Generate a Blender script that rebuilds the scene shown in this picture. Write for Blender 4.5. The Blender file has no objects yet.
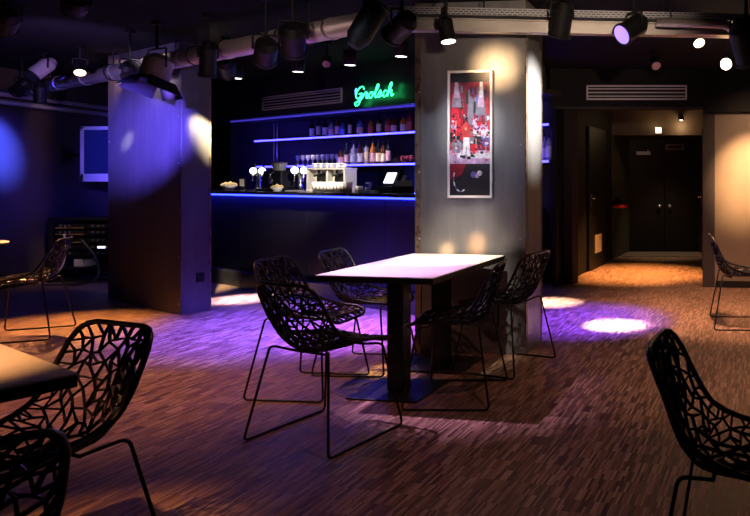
import bpy, bmesh, math, random
from mathutils import Vector, Matrix, geometry
R = math.radians
scene = bpy.context.scene
COL = scene.collection

# ------------------------------------------------------------------ materials
def nmat(name):
    m = bpy.data.materials.new(name); m.use_nodes = True
    nt = m.node_tree
    return m, nt, nt.nodes, nt.links, nt.nodes['Principled BSDF']

def mat(name, col, rough=.5, metal=0., noise=0., scale=8., emit=None, estr=0., bump=0., stretch=(1, 1, 1), spec=.5, trans=0., coat=0.):
    m, nt, N, L, b = nmat(name)
    b.inputs['Base Color'].default_value = (*col, 1)
    b.inputs['Roughness'].default_value = rough
    b.inputs['Metallic'].default_value = metal
    b.inputs['Specular IOR Level'].default_value = spec
    b.inputs['Transmission Weight'].default_value = trans
    b.inputs['Coat Weight'].default_value = coat
    if emit:
        b.inputs['Emission Color'].default_value = (*emit, 1)
        b.inputs['Emission Strength'].default_value = estr
    tc = N.new('ShaderNodeTexCoord'); mp = N.new('ShaderNodeMapping')
    mp.inputs['Scale'].default_value = stretch
    nz = N.new('ShaderNodeTexNoise'); nz.inputs['Scale'].default_value = scale; nz.inputs['Detail'].default_value = 5
    L.new(tc.outputs['Object'], mp.inputs['Vector']); L.new(mp.outputs['Vector'], nz.inputs['Vector'])
    a = max(noise, .06)
    cr = N.new('ShaderNodeValToRGB')
    cr.color_ramp.elements[0].position = .3; cr.color_ramp.elements[1].position = .72
    cr.color_ramp.elements[0].color = (*[c * (1 - a) for c in col], 1)
    cr.color_ramp.elements[1].color = (*[min(1, c * (1 + a)) for c in col], 1)
    L.new(nz.outputs['Fac'], cr.inputs['Fac']); L.new(cr.outputs['Color'], b.inputs['Base Color'])
    if bump:
        bp = N.new('ShaderNodeBump'); bp.inputs['Strength'].default_value = bump; bp.inputs['Distance'].default_value = .01
        L.new(nz.outputs['Fac'], bp.inputs['Height']); L.new(bp.outputs['Normal'], b.inputs['Normal'])
    return m

def floor_mat():
    m, nt, N, L, b = nmat('industrial_parquet')
    tc = N.new('ShaderNodeTexCoord'); mp = N.new('ShaderNodeMapping')
    mp.inputs['Rotation'].default_value = (0, 0, R(-78))
    L.new(tc.outputs['Object'], mp.inputs['Vector'])
    br = N.new('ShaderNodeTexBrick')
    br.offset = .5; br.offset_frequency = 8; br.squash = 1
    br.inputs['Scale'].default_value = 1
    br.inputs['Brick Width'].default_value = .10; br.inputs['Row Height'].default_value = .0112
    br.inputs['Mortar Size'].default_value = .0007; br.inputs['Mortar Smooth'].default_value = .2; br.inputs['Bias'].default_value = 0
    br.inputs['Color1'].default_value = (0, 0, 0, 1); br.inputs['Color2'].default_value = (1, 1, 1, 1)
    br.inputs['Mortar'].default_value = (.1, .1, .1, 1)
    L.new(mp.outputs['Vector'], br.inputs['Vector'])
    cr = N.new('ShaderNodeValToRGB')
    e = cr.color_ramp.elements
    e[0].position = 0; e[0].color = (.06, .032, .021, 1)
    e[1].position = 1; e[1].color = (.44, .30, .21, 1)
    x = e.new(.3); x.color = (.165, .088, .05, 1)
    x = e.new(.65); x.color = (.29, .165, .1, 1)
    L.new(br.outputs['Color'], cr.inputs['Fac'])
    nz = N.new('ShaderNodeTexNoise'); nz.inputs['Scale'].default_value = 1.3; nz.inputs['Detail'].default_value = 4
    L.new(tc.outputs['Object'], nz.inputs['Vector'])
    mr = N.new('ShaderNodeMapRange'); mr.inputs['To Min'].default_value = .8; mr.inputs['To Max'].default_value = 1.15
    L.new(nz.outputs['Fac'], mr.inputs['Value'])
    mx = N.new('ShaderNodeMix'); mx.data_type = 'RGBA'; mx.blend_type = 'MULTIPLY'; mx.inputs[0].default_value = 1
    L.new(cr.outputs['Color'], mx.inputs[6]); L.new(mr.outputs['Result'], mx.inputs[7])
    L.new(mx.outputs[2], b.inputs['Base Color'])
    mr2 = N.new('ShaderNodeMapRange'); mr2.inputs['To Min'].default_value = .38; mr2.inputs['To Max'].default_value = .55
    L.new(br.outputs['Color'], mr2.inputs['Value']); L.new(mr2.outputs['Result'], b.inputs['Roughness'])
    bp = N.new('ShaderNodeBump'); bp.inputs['Strength'].default_value = .25; bp.inputs['Distance'].default_value = .002
    L.new(br.outputs['Color'], bp.inputs['Height']); L.new(bp.outputs['Normal'], b.inputs['Normal'])
    return m

def perf_mat():
    m, nt, N, L, b = nmat('perforated_zinc')
    tc = N.new('ShaderNodeTexCoord'); mp = N.new('ShaderNodeMapping'); mp.inputs['Rotation'].default_value = (R(90), 0, 0)
    L.new(tc.outputs['Object'], mp.inputs['Vector'])
    br = N.new('ShaderNodeTexBrick'); br.inputs['Scale'].default_value = 1; br.inputs['Brick Width'].default_value = .035; br.inputs['Row Height'].default_value = .015
    br.inputs['Mortar Size'].default_value = .0045
    br.inputs['Color1'].default_value = (.02, .02, .022, 1); br.inputs['Color2'].default_value = (.03, .03, .035, 1); br.inputs['Mortar'].default_value = (.36, .36, .40, 1)
    L.new(mp.outputs['Vector'], br.inputs['Vector']); L.new(br.outputs['Color'], b.inputs['Base Color'])
    b.inputs['Roughness'].default_value = .5; b.inputs['Metallic'].default_value = .3
    return m

def steel_mat(name, col, rough, metal, stain=.35, rust=0.):
    m, nt, N, L, b = nmat(name)
    tc = N.new('ShaderNodeTexCoord'); mp = N.new('ShaderNodeMapping'); mp.inputs['Scale'].default_value = (3, 3, .55)
    L.new(tc.outputs['Object'], mp.inputs['Vector'])
    nz = N.new('ShaderNodeTexNoise'); nz.inputs['Scale'].default_value = 2.2; nz.inputs['Detail'].default_value = 7; nz.inputs['Roughness'].default_value = .62
    L.new(mp.outputs['Vector'], nz.inputs['Vector'])
    cr = N.new('ShaderNodeValToRGB'); e = cr.color_ramp.elements
    e[0].position = .3; e[0].color = (*[c * (1 - stain) for c in col], 1)
    e[1].position = .7; e[1].color = (*[c * (1 + stain * .5) for c in col], 1)
    L.new(nz.outputs['Fac'], cr.inputs['Fac'])
    nz2 = N.new('ShaderNodeTexNoise'); nz2.inputs['Scale'].default_value = 14; nz2.inputs['Detail'].default_value = 8
    L.new(tc.outputs['Object'], nz2.inputs['Vector'])
    mr = N.new('ShaderNodeMapRange'); mr.inputs['To Min'].default_value = rough - .1; mr.inputs['To Max'].default_value = rough + .14
    L.new(nz2.outputs['Fac'], mr.inputs['Value']); L.new(mr.outputs['Result'], b.inputs['Roughness'])
    out = cr.outputs['Color']
    if rust:
        c2 = N.new('ShaderNodeValToRGB'); c2.color_ramp.elements[0].position = .52; c2.color_ramp.elements[1].position = .62
        L.new(nz2.outputs['Fac'], c2.inputs['Fac'])
        mx = N.new('ShaderNodeMix'); mx.data_type = 'RGBA'; mx.inputs[7].default_value = (.05, .03, .02, 1)
        mu = N.new('ShaderNodeMath'); mu.operation = 'MULTIPLY'; mu.inputs[1].default_value = rust
        L.new(c2.outputs['Color'], mu.inputs[0]); L.new(mu.outputs[0], mx.inputs[0]); L.new(out, mx.inputs[6]); out = mx.outputs[2]
    L.new(out, b.inputs['Base Color'])
    b.inputs['Metallic'].default_value = metal
    return m

M = {}
M['floor'] = floor_mat()
M['steel'] = steel_mat('raw_steel_sheet', (.20, .20, .208), .42, .25, .3, .0)
M['steel_edge'] = steel_mat('rusty_steel_edge', (.22, .16, .12), .55, .4, .5, .8)
M['steel_dark'] = steel_mat('dark_steel_sheet', (.115, .11, .118), .36, .35, .3)
M['wall_dark'] = mat('dark_painted_wall', (.034, .026, .028), .65, spec=.25, noise=.15, scale=3)
M['wall_black'] = mat('black_painted_wall', (.006, .005, .0055), .7, spec=.2, noise=.15, scale=3)
M['wall_warm'] = mat('warm_grey_plaster', (.15, .108, .08), .6, noise=.12, scale=3)
M['wall_brown'] = mat('dark_brown_paint', (.055, .038, .026), .6, noise=.12, scale=3)
M['wall_olive'] = mat('olive_grey_paint', (.045, .042, .028), .6)
M['ceiling'] = mat('black_ceiling', (.007, .0065, .008), .9, noise=.2, spec=.1)
M['bar_black'] = mat('black_bar_panel', (.022, .020, .024), .35, noise=.2)
M['bar_panel'] = mat('black_front_panel', (.014, .013, .018), .42, noise=.2)
M['bar_top'] = mat('black_counter_laminate', (.02, .02, .022), .25)
M['plastic'] = mat('black_nylon_shell', (.008, .0075, .008), .36, noise=.2, spec=.5)
M['rod'] = mat('black_powder_coated_rod', (.012, .012, .013), .4, .3)
M['top_white'] = mat('cream_laminate_top', (.78, .74, .68), .38, noise=.03)
M['edge_black'] = mat('black_table_edge', (.012, .012, .013), .45)
M['iron'] = mat('black_iron_base', (.016, .016, .018), .38, .3)
M['duct'] = mat('galvanised_duct', (.46, .42, .40), .42, .6, noise=.12, scale=5)
M['tray'] = mat('zinc_cable_tray', (.33, .33, .37), .45, .6, noise=.1)
M['lamp_black'] = mat('black_lamp_housing', (.007, .007, .008), .5, noise=.15, spec=.25)
M['lamp_grey'] = mat('tan_grey_lamp_housing', (.42, .36, .36), .5, noise=.1)
M['chrome'] = mat('polished_chrome', (.75, .74, .74), .18, 1.)
M['brushed'] = mat('brushed_steel', (.55, .54, .54), .32, .9)
M['pale_steel'] = mat('pale_satin_steel', (.72, .70, .66), .3, .35)
M['white'] = mat('white_enamel', (.8, .8, .8), .4)
M['frame_white'] = mat('white_picture_frame', (.82, .8, .8), .45)
M['grille'] = mat('pale_grille_metal', (.55, .5, .56), .5)
M['red'] = mat('red_glow_paint', (.55, .03, .015), .4)  # a lamp's red glow put into the colour of the alarm box
M['door'] = mat('black_door_paint', (.006, .0055, .005), .5, spec=.25, noise=.15)
M['silver'] = mat('silver_plastic', (.55, .55, .6), .4, .2)
M['screen_blue'] = mat('blue_tv_screen', (.004, .005, .03), .6, spec=.05, emit=(.02, .03, .6), estr=.14)
M['screen_white'] = mat('white_till_screen', (.7, .7, .75), .3, emit=(.85, .8, 1), estr=2.2)
M['snack'] = mat('popcorn', (.75, .58, .3), .7, noise=.3, scale=30)
M['bowl'] = mat('clear_bowl', (.5, .5, .52), .2)
M['paper'] = mat('white_paper', (.75, .75, .76), .6)
M['glass'] = mat('drinking_glass', (.88, .84, .78), .15, trans=.08)
M['led_blue'] = mat('blue_led_strip', (.1, .1, .3), .4, emit=(.10, .07, 1.), estr=.5)
M['led_front'] = mat('bar_edge_led', (.1, .1, .3), .4, emit=(.010, .016, 1.), estr=22)
M['led_white'] = mat('pale_blue_led', (.2, .2, .4), .4, emit=(.035, .03, 1.), estr=12)
M['badge'] = mat('lit_tap_badge', (.9, .9, .9), .4, emit=(1, .97, .95), estr=5)
M['neon'] = mat('green_neon_tube', (.1, .8, .4), .3, emit=(.03, 1., .26), estr=5)
M['neon_core'] = mat('blue_neon_tube', (.1, .3, .8), .3, emit=(.1, .35, 1.), estr=3)
M['lens_warm'] = mat('lit_warm_lens', (1, .9, .7), .3, emit=(1, .72, .42), estr=5)
M['lens_white'] = mat('lit_white_lens', (1, 1, 1), .3, emit=(1, .93, .84), estr=6)
M['lens_violet'] = mat('lit_violet_lens', (.6, .5, 1), .3, emit=(.26, .15, 1.), estr=1.5)
M['lens_pink'] = mat('unlit_pink_gel', (.45, .25, .25), .4)
M['lens_dark'] = mat('unlit_lens', (.03, .03, .04), .2)
M['globe'] = mat('lit_globe_bulb', (1, .95, .85), .3, emit=(1, .86, .62), estr=14)
M['exit_lit'] = mat('lit_sign_box', (1, .9, .75), .3, emit=(1, .82, .55), estr=2.5)
M['rubber'] = mat('rubber_cable', (.02, .02, .02), .6)
M['cable_grey'] = mat('grey_cable', (.3, .28, .3), .6)
M['brass'] = mat('amber_rack_trim', (.5, .33, .10), .45, .5)
M['vent_plate'] = mat('beige_vent_plate', (.38, .31, .22), .5)

# ------------------------------------------------------------------ mesh helpers
def link(o, parent=None):
    COL.objects.link(o)
    if parent is not None: o.parent = parent
    return o

def obj(name, bm, m, parent=None, smooth=False, bevel=0., at=None):
    me = bpy.data.meshes.new(name)
    bmesh.ops.recalc_face_normals(bm, faces=bm.faces[:])
    bm.to_mesh(me); bm.free()
    ms = m if isinstance(m, (list, tuple)) else [m]
    for x in ms: me.materials.append(x)
    if smooth:
        for p in me.polygons: p.use_smooth = True
        if smooth == 'auto':
            try: me.set_sharp_from_angle(angle=R(35))
            except Exception: pass
    o = link(bpy.data.objects.new(name, me), parent)
    if at is not None: o.location = at
    if bevel:
        b = o.modifiers.new('bevel', 'BEVEL'); b.width = bevel; b.segments = 2; b.limit_method = 'ANGLE'
    return o

def thing(name, label, cat, loc=(0, 0, 0), rz=0., group=None):
    o = link(bpy.data.objects.new(name, None))
    o.empty_display_size = .1
    o.location = loc; o.rotation_euler = (0, 0, rz)
    return tag(o, label, cat, group)

def tag(o, label, cat, group=None):
    o['label'] = label; o['category'] = cat
    if group: o['group'] = group
    return o

def struct(o):
    o['kind'] = 'structure'; return o

def box(bm, c, s, rot=None, mi=0):
    r = bmesh.ops.create_cube(bm, size=1)
    mt = Matrix.Translation(Vector(c)) @ (rot if rot is not None else Matrix()) @ Matrix.Diagonal((*s, 1))
    bmesh.ops.transform(bm, matrix=mt, verts=r['verts'])
    for f in {f for v in r['verts'] for f in v.link_faces}: f.material_index = mi
    return r['verts']

def B(c, s, rot=None):
    bm = bmesh.new(); box(bm, c, s, rot); return bm

def cyl(bm, a, b, r, r2=None, n=20, mi=0, caps=True):
    a = Vector(a); b = Vector(b); d = b - a
    q = d.to_track_quat('Z', 'Y').to_matrix().to_4x4()
    x = bmesh.ops.create_cone(bm, cap_ends=caps, segments=n, radius1=r, radius2=r if r2 is None else r2, depth=d.length)
    bmesh.ops.transform(bm, matrix=Matrix.Translation((a + b) / 2) @ q, verts=x['verts'])
    for f in {f for v in x['verts'] for f in v.link_faces}: f.material_index = mi
    return x['verts']

def lathe(bm, prof, n=20, mi=0, c=(0, 0, 0), rot=None):
    c = Vector(c); rings = []
    for r, z in prof:
        ring = []
        for i in range(n if r > 1e-5 else 1):
            v = Vector((r * math.cos(2 * math.pi * i / n), r * math.sin(2 * math.pi * i / n), z))
            if rot is not None: v = rot @ v
            ring.append(bm.verts.new(v + c))
        rings.append(ring)
    for A, Bq in zip(rings, rings[1:]):
        for i in range(n):
            j = (i + 1) % n
            if len(A) == 1 and len(Bq) == 1: continue
            if len(A) == 1: f = bm.faces.new((A[0], Bq[i], Bq[j]))
            elif len(Bq) == 1: f = bm.faces.new((A[i], A[j], Bq[0]))
            else: f = bm.faces.new((A[i], A[j], Bq[j], Bq[i]))
            f.material_index = mi; f.smooth = True

def fillet(pts, rad, n=5):
    pts = [Vector(p) for p in pts]; out = [pts[0]]
    for a, b, c in zip(pts, pts[1:], pts[2:]):
        d1 = (a - b); d2 = (c - b)
        r = min(rad, d1.length * .48, d2.length * .48)
        p = b + d1.normalized() * r; q = b + d2.normalized() * r
        for i in range(n + 1):
            t = i / n
            out.append(p * (1 - t) ** 2 + b * 2 * t * (1 - t) + q * t * t)
    out.append(pts[-1]); return out

def tube(bm, pts, r, n=8, closed=False, mi=0):
    pts = [Vector(p) for p in pts]; N = len(pts); rings = []
    up = Vector((0, 0, 1)); prev = None
    for i, p in enumerate(pts):
        if closed: d = pts[(i + 1) % N] - pts[i - 1]
        else: d = pts[min(i + 1, N - 1)] - pts[max(i - 1, 0)]
        d.normalize()
        if prev is None:
            s = d.cross(up)
            if s.length < 1e-3: s = d.cross(Vector((1, 0, 0)))
        else:
            s = prev - d * prev.dot(d)
            if s.length < 1e-5: s = d.cross(up)
        s.normalize(); prev = s; t = d.cross(s)
        rings.append([bm.verts.new(p + (s * math.cos(2 * math.pi * k / n) + t * math.sin(2 * math.pi * k / n)) * r) for k in range(n)])
    last = N if closed else N - 1
    for i in range(last):
        A = rings[i]; Bq = rings[(i + 1) % N]
        for k in range(n):
            f = bm.faces.new((A[k], A[(k + 1) % n], Bq[(k + 1) % n], Bq[k])); f.smooth = True; f.material_index = mi
    if not closed:
        for ring in (rings[0], rings[-1]):
            try: bm.faces.new(ring).material_index = mi
            except ValueError: pass

def catmull(P, n=8, closed=False):
    P = [Vector(p) for p in P]; out = []; N = len(P)
    for i in range(N if closed else N - 1):
        if closed: a, b, c, d = P[i - 1], P[i], P[(i + 1) % N], P[(i + 2) % N]
        else: a, b, c, d = P[max(i - 1, 0)], P[i], P[i + 1], P[min(i + 2, N - 1)]
        for k in range(n):
            t = k / n
            out.append(.5 * ((2 * b) + (c - a) * t + (2 * a - 5 * b + 4 * c - d) * t * t + (3 * b - a - 3 * c + d) * t ** 3))
    if not closed: out.append(P[-1])
    return out

def copy_tree(o, parent=None):
    c = o.copy(); COL.objects.link(c)
    if parent is not None: c.parent = parent
    for ch in list(o.children): copy_tree(ch, c)
    return c

ORD = ['first', 'second', 'third', 'fourth', 'fifth', 'sixth', 'seventh', 'eighth', 'ninth', 'tenth', 'eleventh', 'twelfth', 'thirteenth', 'fourteenth', 'fifteenth', 'sixteenth']
def rotz(a): return Matrix.Rotation(a, 4, 'Z')

def spot(loc, target, power, col, deg, blend=.5, size=.03):
    l = bpy.data.lights.new('spot_light', 'SPOT'); l.energy = power; l.color = col
    l.spot_size = R(deg); l.spot_blend = blend; l.shadow_soft_size = size
    o = bpy.data.objects.new('spot_light', l); COL.objects.link(o)
    o.location = loc
    o.rotation_euler = (Vector(target) - Vector(loc)).to_track_quat('-Z', 'Y').to_euler()
    return o

def point(loc, power, col, size=.05):
    l = bpy.data.lights.new('point_light', 'POINT'); l.energy = power; l.color = col; l.shadow_soft_size = size
    o = bpy.data.objects.new('point_light', l); COL.objects.link(o); o.location = loc
    return o

# ------------------------------------------------------------------ frames of the place
EYE = 1.29
CZ = 2.62
BA = R(-32.5)                                   # direction of the bar
U = Vector((math.cos(BA), math.sin(BA), 0)); NB = Vector((-math.sin(BA), math.cos(BA), 0))
def bar(t, o, z=0.): return U * t + NB * o + Vector((0, 0, z))
RB = rotz(BA)
DA = R(77.8)                                    # depth direction of corridor and tables
DV = Vector((math.cos(DA), math.sin(DA), 0)); TV = Vector((math.sin(DA), -math.cos(DA), 0))

def t_of(x, oo):
    a = (x - 630) / 670
    return (a * NB.y * oo - NB.x * oo) / (U.x - a * U.y)

# ------------------------------------------------------------------ room shell
struct(obj('floor', B((.5, 5.2, -.05), (17, 16.5, .1)), M['floor']))
struct(obj('ceiling', B((.5, 5.2, CZ + .05), (17, 16.5, .1)), M['ceiling']))

def wall(name, a, b, z0, z1, th, m, side=1):
    """upright slab whose visible face runs from a to b; its thickness goes to the left of a->b when side=1"""
    a = Vector((*a, 0)); b = Vector((*b, 0)); d = b - a; n = Vector((-d.y, d.x, 0)).normalized() * side
    c = (a + b) / 2 + n * th / 2
    ang = math.atan2(d.y, d.x)
    return struct(obj(name, B((0, 0, 0), (d.length, th, z1 - z0)), m, at=(c.x, c.y, (z0 + z1) / 2))), ang

def W(name, a, b, z0, z1, th, m, side=1):
    o, ang = wall(name, a, b, z0, z1, th, m, side); o.rotation_euler = (0, 0, ang); return o

W('wall_left', (-7.4, 12.6), (-7.4, -2.9), 0, CZ, .12, M['wall_dark'], -1)
W('baseboard_left', (-7.385, 12.5), (-7.385, -2.8), 0, .09, .015, M['wall_black'], -1)
W('wall_right', (.88, 8.08), (6.6, 7.4), 0, CZ, .16, M['wall_warm'])
W('baseboard_right', (1.03, 8.047), (6.6, 7.385), 0, .08, .012, M['wall_black'])
W('trim_1', (.875, 8.07), (1.02, 8.053), 0, CZ, .03, M['wall_dark'])
W('wall_corridor', (-.885, 8.05), (-.30, 10.94), 0, CZ, .05, M['wall_black'], 1)
W('wall_header', (-.96, 8.02), (.9, 8.02), 2.14, CZ, .14, M['wall_black'])
W('wall_beam', (.9, 7.99), (6.6, 7.30), 2.10, CZ, .1, M['wall_black'])
W('trim_2', (-.88, 8.005), (.87, 8.005), 2.14, 2.165, .012, M['wall_dark'])
# vestibule at the end of the corridor
W('wall_lintel', (-.36, 10.94), (2.4, 10.80), 2.02, CZ, .12, M['wall_brown'])
W('wall_vestibule', (-.28, 10.94), (0.0, 12.07), 0, CZ, .12, M['wall_olive'], 1)
W('wall_back', (-.1, 12.07), (3.0, 12.07), 0, CZ, .12, M['wall_black'])
W('wall_side', (1.75, 8.1), (2.3, 12.1), 0, CZ, .12, M['wall_dark'], -1)
# bar niche
pb = [bar(-13.2, 6.6), bar(-5.05, 6.6)]
W('wall_bar', (pb[0].x, pb[0].y), (pb[1].x, pb[1].y), 0, CZ, .12, M['wall_dark'])
f0, f1 = bar(-11.4, 4.9), bar(-4.15, 4.9)
W('trim_3', (f0.x, f0.y), (f1.x, f1.y), 2.13, CZ, .10, M['bar_black'])
q = bar(-8.5, 5.8)
o = struct(obj('wall_soffit', B((0, 0, 0), (7.0, 1.6, .06)), M['wall_dark'], at=(*q.xy, 2.32))); o.rotation_euler = (0, 0, BA)

ra, rb = -12.0, t_of(230.5, 5.12)
qa_ = bar(ra, 5.12); qb_ = bar(rb, 5.12)
W('wall_return', (qa_.x, qa_.y), (qb_.x, qb_.y), 0, CZ, .1, M['wall_black'])  # dark return beside the niche; hidden left stretch added to block bar light
# double door at the end of the corridor
def door_set():
    d = struct(link(bpy.data.objects.new('door_1', None))); d.location = (.62, 12.04, 0)
    obj('door_frame', (lambda bm: (box(bm, (-.66, 0, 1.03), (.07, .06, 2.06)), box(bm, (.66, 0, 1.03), (.07, .06, 2.06)), box(bm, (0, 0, 2.075), (1.39, .06, .07)), bm)[-1])(bmesh.new()), M['wall_dark'], d)
    for s in (-1, 1):
        lf = obj('door_leaf', B((s * .3125, .0, 1.02), (.615, .045, 2.03)), M['door'], d, bevel=.004)
        bm = bmesh.new(); lathe(bm, [(.0, .05), (.03, .045), (.035, .02), (.012, .0)], 14, rot=Matrix.Rotation(R(90), 3, 'X'), c=(s * .09, -.03, .82))
        obj('door_knob', bm, M['brushed'], lf)
    bm = bmesh.new(); box(bm, (-.38, -.055, 1.77), (.25, .05, .06)); box(bm, (-.30, -.06, 1.815), (.02, .015, .03))
    o = obj('door_closer', bm, M['silver'], d); o['label'] = 'pale door closer box'
    return d
door_set()
bm = bmesh.new(); box(bm, (0, 0, 0), (.32, .03, .1)); box(bm, (0, -.017, 0), (.26, .006, .055), mi=1)
tag(obj('door_sign', bm, [M['vent_plate'], M['lamp_black']], at=(.80, 12.0, 1.88)), 'small framed dark sign at the top of the black double door', 'sign')
# the side door in the corridor wall
dp = Vector((-.885, 8.05, 0)) + DV * 1.85
d2 = struct(link(bpy.data.objects.new('door_2', None))); d2.location = dp; d2.rotation_euler = (0, 0, DA)
obj('door_leaf', B((0, -.012, 1.03), (.92, .024, 2.04)), M['door'], d2, bevel=.003)
bm = bmesh.new(); box(bm, (-.36, -.028, 1.0), (.035, .008, .17)); tube(bm, fillet([(-.36, -.03, 1.03), (-.36, -.07, 1.03), (-.25, -.07, 1.03)], .015), .009)
o = obj('door_handle', bm, M['chrome'], d2); o['label'] = 'bright metal lever handle'
bm = bmesh.new(); box(bm, (0, -.03, .36), (.34, .012, .26))
for k in range(7): box(bm, (0, -.038, .27 + k * .03), (.3, .006, .012))
o = obj('vent_grille', bm, M['vent_plate'], d2); o['label'] = 'beige vent plate'
# open leaf on the right of the corridor
d3 = struct(link(bpy.data.objects.new('door_3', None))); d3.location = (1.045, 9.55, 0); d3.rotation_euler = (0, 0, R(83))
obj('door_leaf', B((.45, 0, 1.0), (.9, .045, 2.0)), M['door'], d3, bevel=.003)
bm = bmesh.new(); box(bm, (.05, .03, 1.02), (.03, .01, .17)); tube(bm, fillet([(.05, .03, 1.05), (.05, .075, 1.05), (.16, .075, 1.05)], .015), .009)
obj('door_handle', bm, M['chrome'], d3)
# threshold
struct(obj('trim_4', B((0, 0, 0), (1.3, .75, .006)), M['wall_warm'], at=(.50, 11.62, .004)))

# alarm box on the corridor wall, a lamp's red glow painted on as band
ap = Vector((-.30, 10.62, 0))
t = thing('wall_alarm', 'black rounded wall box with red lamp glow painted as its lower band beside the corridor doorway', 'alarm box', (-.29, 10.7, .90), DA)
bm = bmesh.new(); lathe(bm, [(.0, .12), (.06, .115), (.10, .08), (.115, .02), (.115, .0)], 18); obj('cover', bm, M['lamp_black'], t)
bm = bmesh.new(); lathe(bm, [(.118, .0), (.118, -.05), (.0, -.05)], 18); o = obj('band', bm, M['red'], t); o['label'] = 'red lamp glow painted as a band'
for c in t.children: c.location = (0, -.135, 0)
bm = B((0, -.03, .02), (.1, .06, .1)); obj('bracket', bm, M['lamp_black'], t)

# lit sign and lamp on the lintel
t = thing('sign_box', 'small lit square sign box on the lintel above the corridor end', 'sign', (.46, 10.80, 2.09))
obj('housing', B((0, .02, 0), (.10, .05, .1)), M['white'], t); obj('lit_face', B((0, -.012, 0), (.08, .012, .08)), M['exit_lit'], t)
t = thing('wall_lamp', 'small dark wall lamp throwing warm light over the lintel', 'lamp', (.82, 10.80, 2.28))
bm = bmesh.new(); cyl(bm, (0, .04, 0), (0, -.03, -.0), .03, n=14); obj('mount', bm, M['lamp_black'], t)
bm = bmesh.new(); lathe(bm, [(.02, .05), (.045, .03), (.05, -.03)], 16, c=(0, -.06, 0)); obj('lamp_shade', bm, M['lamp_black'], t)
bm = bmesh.new(); bmesh.ops.create_icosphere(bm, subdivisions=2, radius=.028, matrix=Matrix.Translation((0, -.06, -.015))); obj('bulb', bm, M['lens_warm'], t)

# ------------------------------------------------------------------ air grilles
def air_grille(label, loc, rz, w, h, nsl, m):
    t = thing('air_grille', label, 'vent', loc, rz)
    bm = bmesh.new(); e = .018
    box(bm, (0, -.01, h / 2 - e / 2), (w, .02, e)); box(bm, (0, -.01, -h / 2 + e / 2), (w, .02, e))
    box(bm, (-w / 2 + e / 2, -.01, 0), (e, .02, h)); box(bm, (w / 2 - e / 2, -.01, 0), (e, .02, h))
    obj('frame', bm, m, t)
    obj('backing', B((0, -.003, 0), (w - .02, .004, h - .02)), M['lamp_black'], t)
    for k in range(nsl):
        z = -h / 2 + h * (k + 1) / (nsl + 1)
        obj('slat', B((0, -.012, z), (w - 2 * e, .012, .012), Matrix.Rotation(R(25), 4, 'X')), m, t)
    return t
air_grille('wide pale slatted air grille on the dark wall over the corridor opening', (.08, 8.015, 2.335), R(0), 1.2, .175, 3, M['grille'])
gp = bar(-8.04, 4.895, 2.30)
air_grille('long slatted air grille on the black fascia left of the green neon sign', gp, BA, 1.72, .18, 4, M['grille'])

# ------------------------------------------------------------------ steel clad pillars
def rivets(parent, pts, rot):
    for p in pts:
        bm = bmesh.new(); lathe(bm, [(.0, .006), (.006, .0045), (.009, .0)], 10, rot=rot)
        o = obj('bolt', bm, M['brushed'], parent); o.location = p

PA = math.atan2(-.105, .854)
pl = Vector((-1.618, 5.045, 0)); prr = pl + Vector((math.cos(PA), math.sin(PA), 0)) * .862
pc = (pl + prr) / 2
p1 = struct(link(bpy.data.objects.new('pillar_1', None))); p1.location = pc; p1.rotation_euler = (0, 0, PA)
obj('core', B((0, .235, CZ / 2), (.84, .40, CZ)), M['wall_black'], p1)
obj('front_panel', B((.0, .006, CZ / 2), (.862, .012, CZ - .002)), M['steel'], p1, bevel=.003)
obj('left_edge', B((-.4065, -.003, CZ / 2), (.045, .006, CZ - .004)), M['steel_edge'], p1)
obj('right_edge', B((.428, .0, CZ / 2), (.008, .026, CZ - .004)), M['steel_edge'], p1)
obj('side_panel', B((.427, .225, CZ / 2), (.008, .40, CZ - .002)), M['steel'], p1)
obj('corner_post', B((.424, .428, CZ / 2), (.022, .022, CZ - .004)), M['steel_edge'], p1)
rv = [(-.395, -.007, z) for z in (.85, 1.35, 1.95)] + [(.385, -.001, z) for z in (.045, .42, .855, 1.23, 1.55, 2.05)] + [(x, -.001, .045) for x in (-.28, .03)]
rivets(p1, rv, Matrix.Rotation(R(90), 3, 'X'))

la = Vector((-5.612, 7.203, 0)); lb = Vector((-4.29, 6.402, 0)); LA = math.atan2((lb - la).y, (lb - la).x); ll = (lb - la).length
lm = (la + lb) / 2
p2 = struct(link(bpy.data.objects.new('pillar_2', None))); p2.location = lm; p2.rotation_euler = (0, 0, LA)
obj('core', B((0, .14, CZ / 2), (ll - .02, .23, CZ)), M['wall_black'], p2)
obj('front_panel', B((0, .006, CZ / 2), (ll, .012, CZ - .002)), M['steel_dark'], p2, bevel=.003)
obj('side_panel', B((ll / 2 - .004, .135, CZ / 2), (.008, .25, CZ - .002)), M['steel_dark'], p2)
obj('corner_post', B((ll / 2 - .004, .262, CZ / 2), (.022, .016, CZ - .004)), M['steel_edge'], p2)
rivets(p2, [(ll / 2 - .04, -.001, z) for z in (.1, .55, 1.0, 1.45, 1.9)] + [(-ll / 2 + .04, -.001, z) for z in (.1, .95, 1.7)], Matrix.Rotation(R(90), 3, 'X'))
so = obj('wall_socket', B((0, 0, 0), (.012, .07, .09)), M['lamp_black']); so.location = lm + rotz(LA).to_3x3() @ Vector((ll / 2 + .006, .17, .34)); so.rotation_euler = (0, 0, LA)
tag(so, 'small dark wall socket low on the narrow side of the left steel pillar', 'socket')

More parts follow.
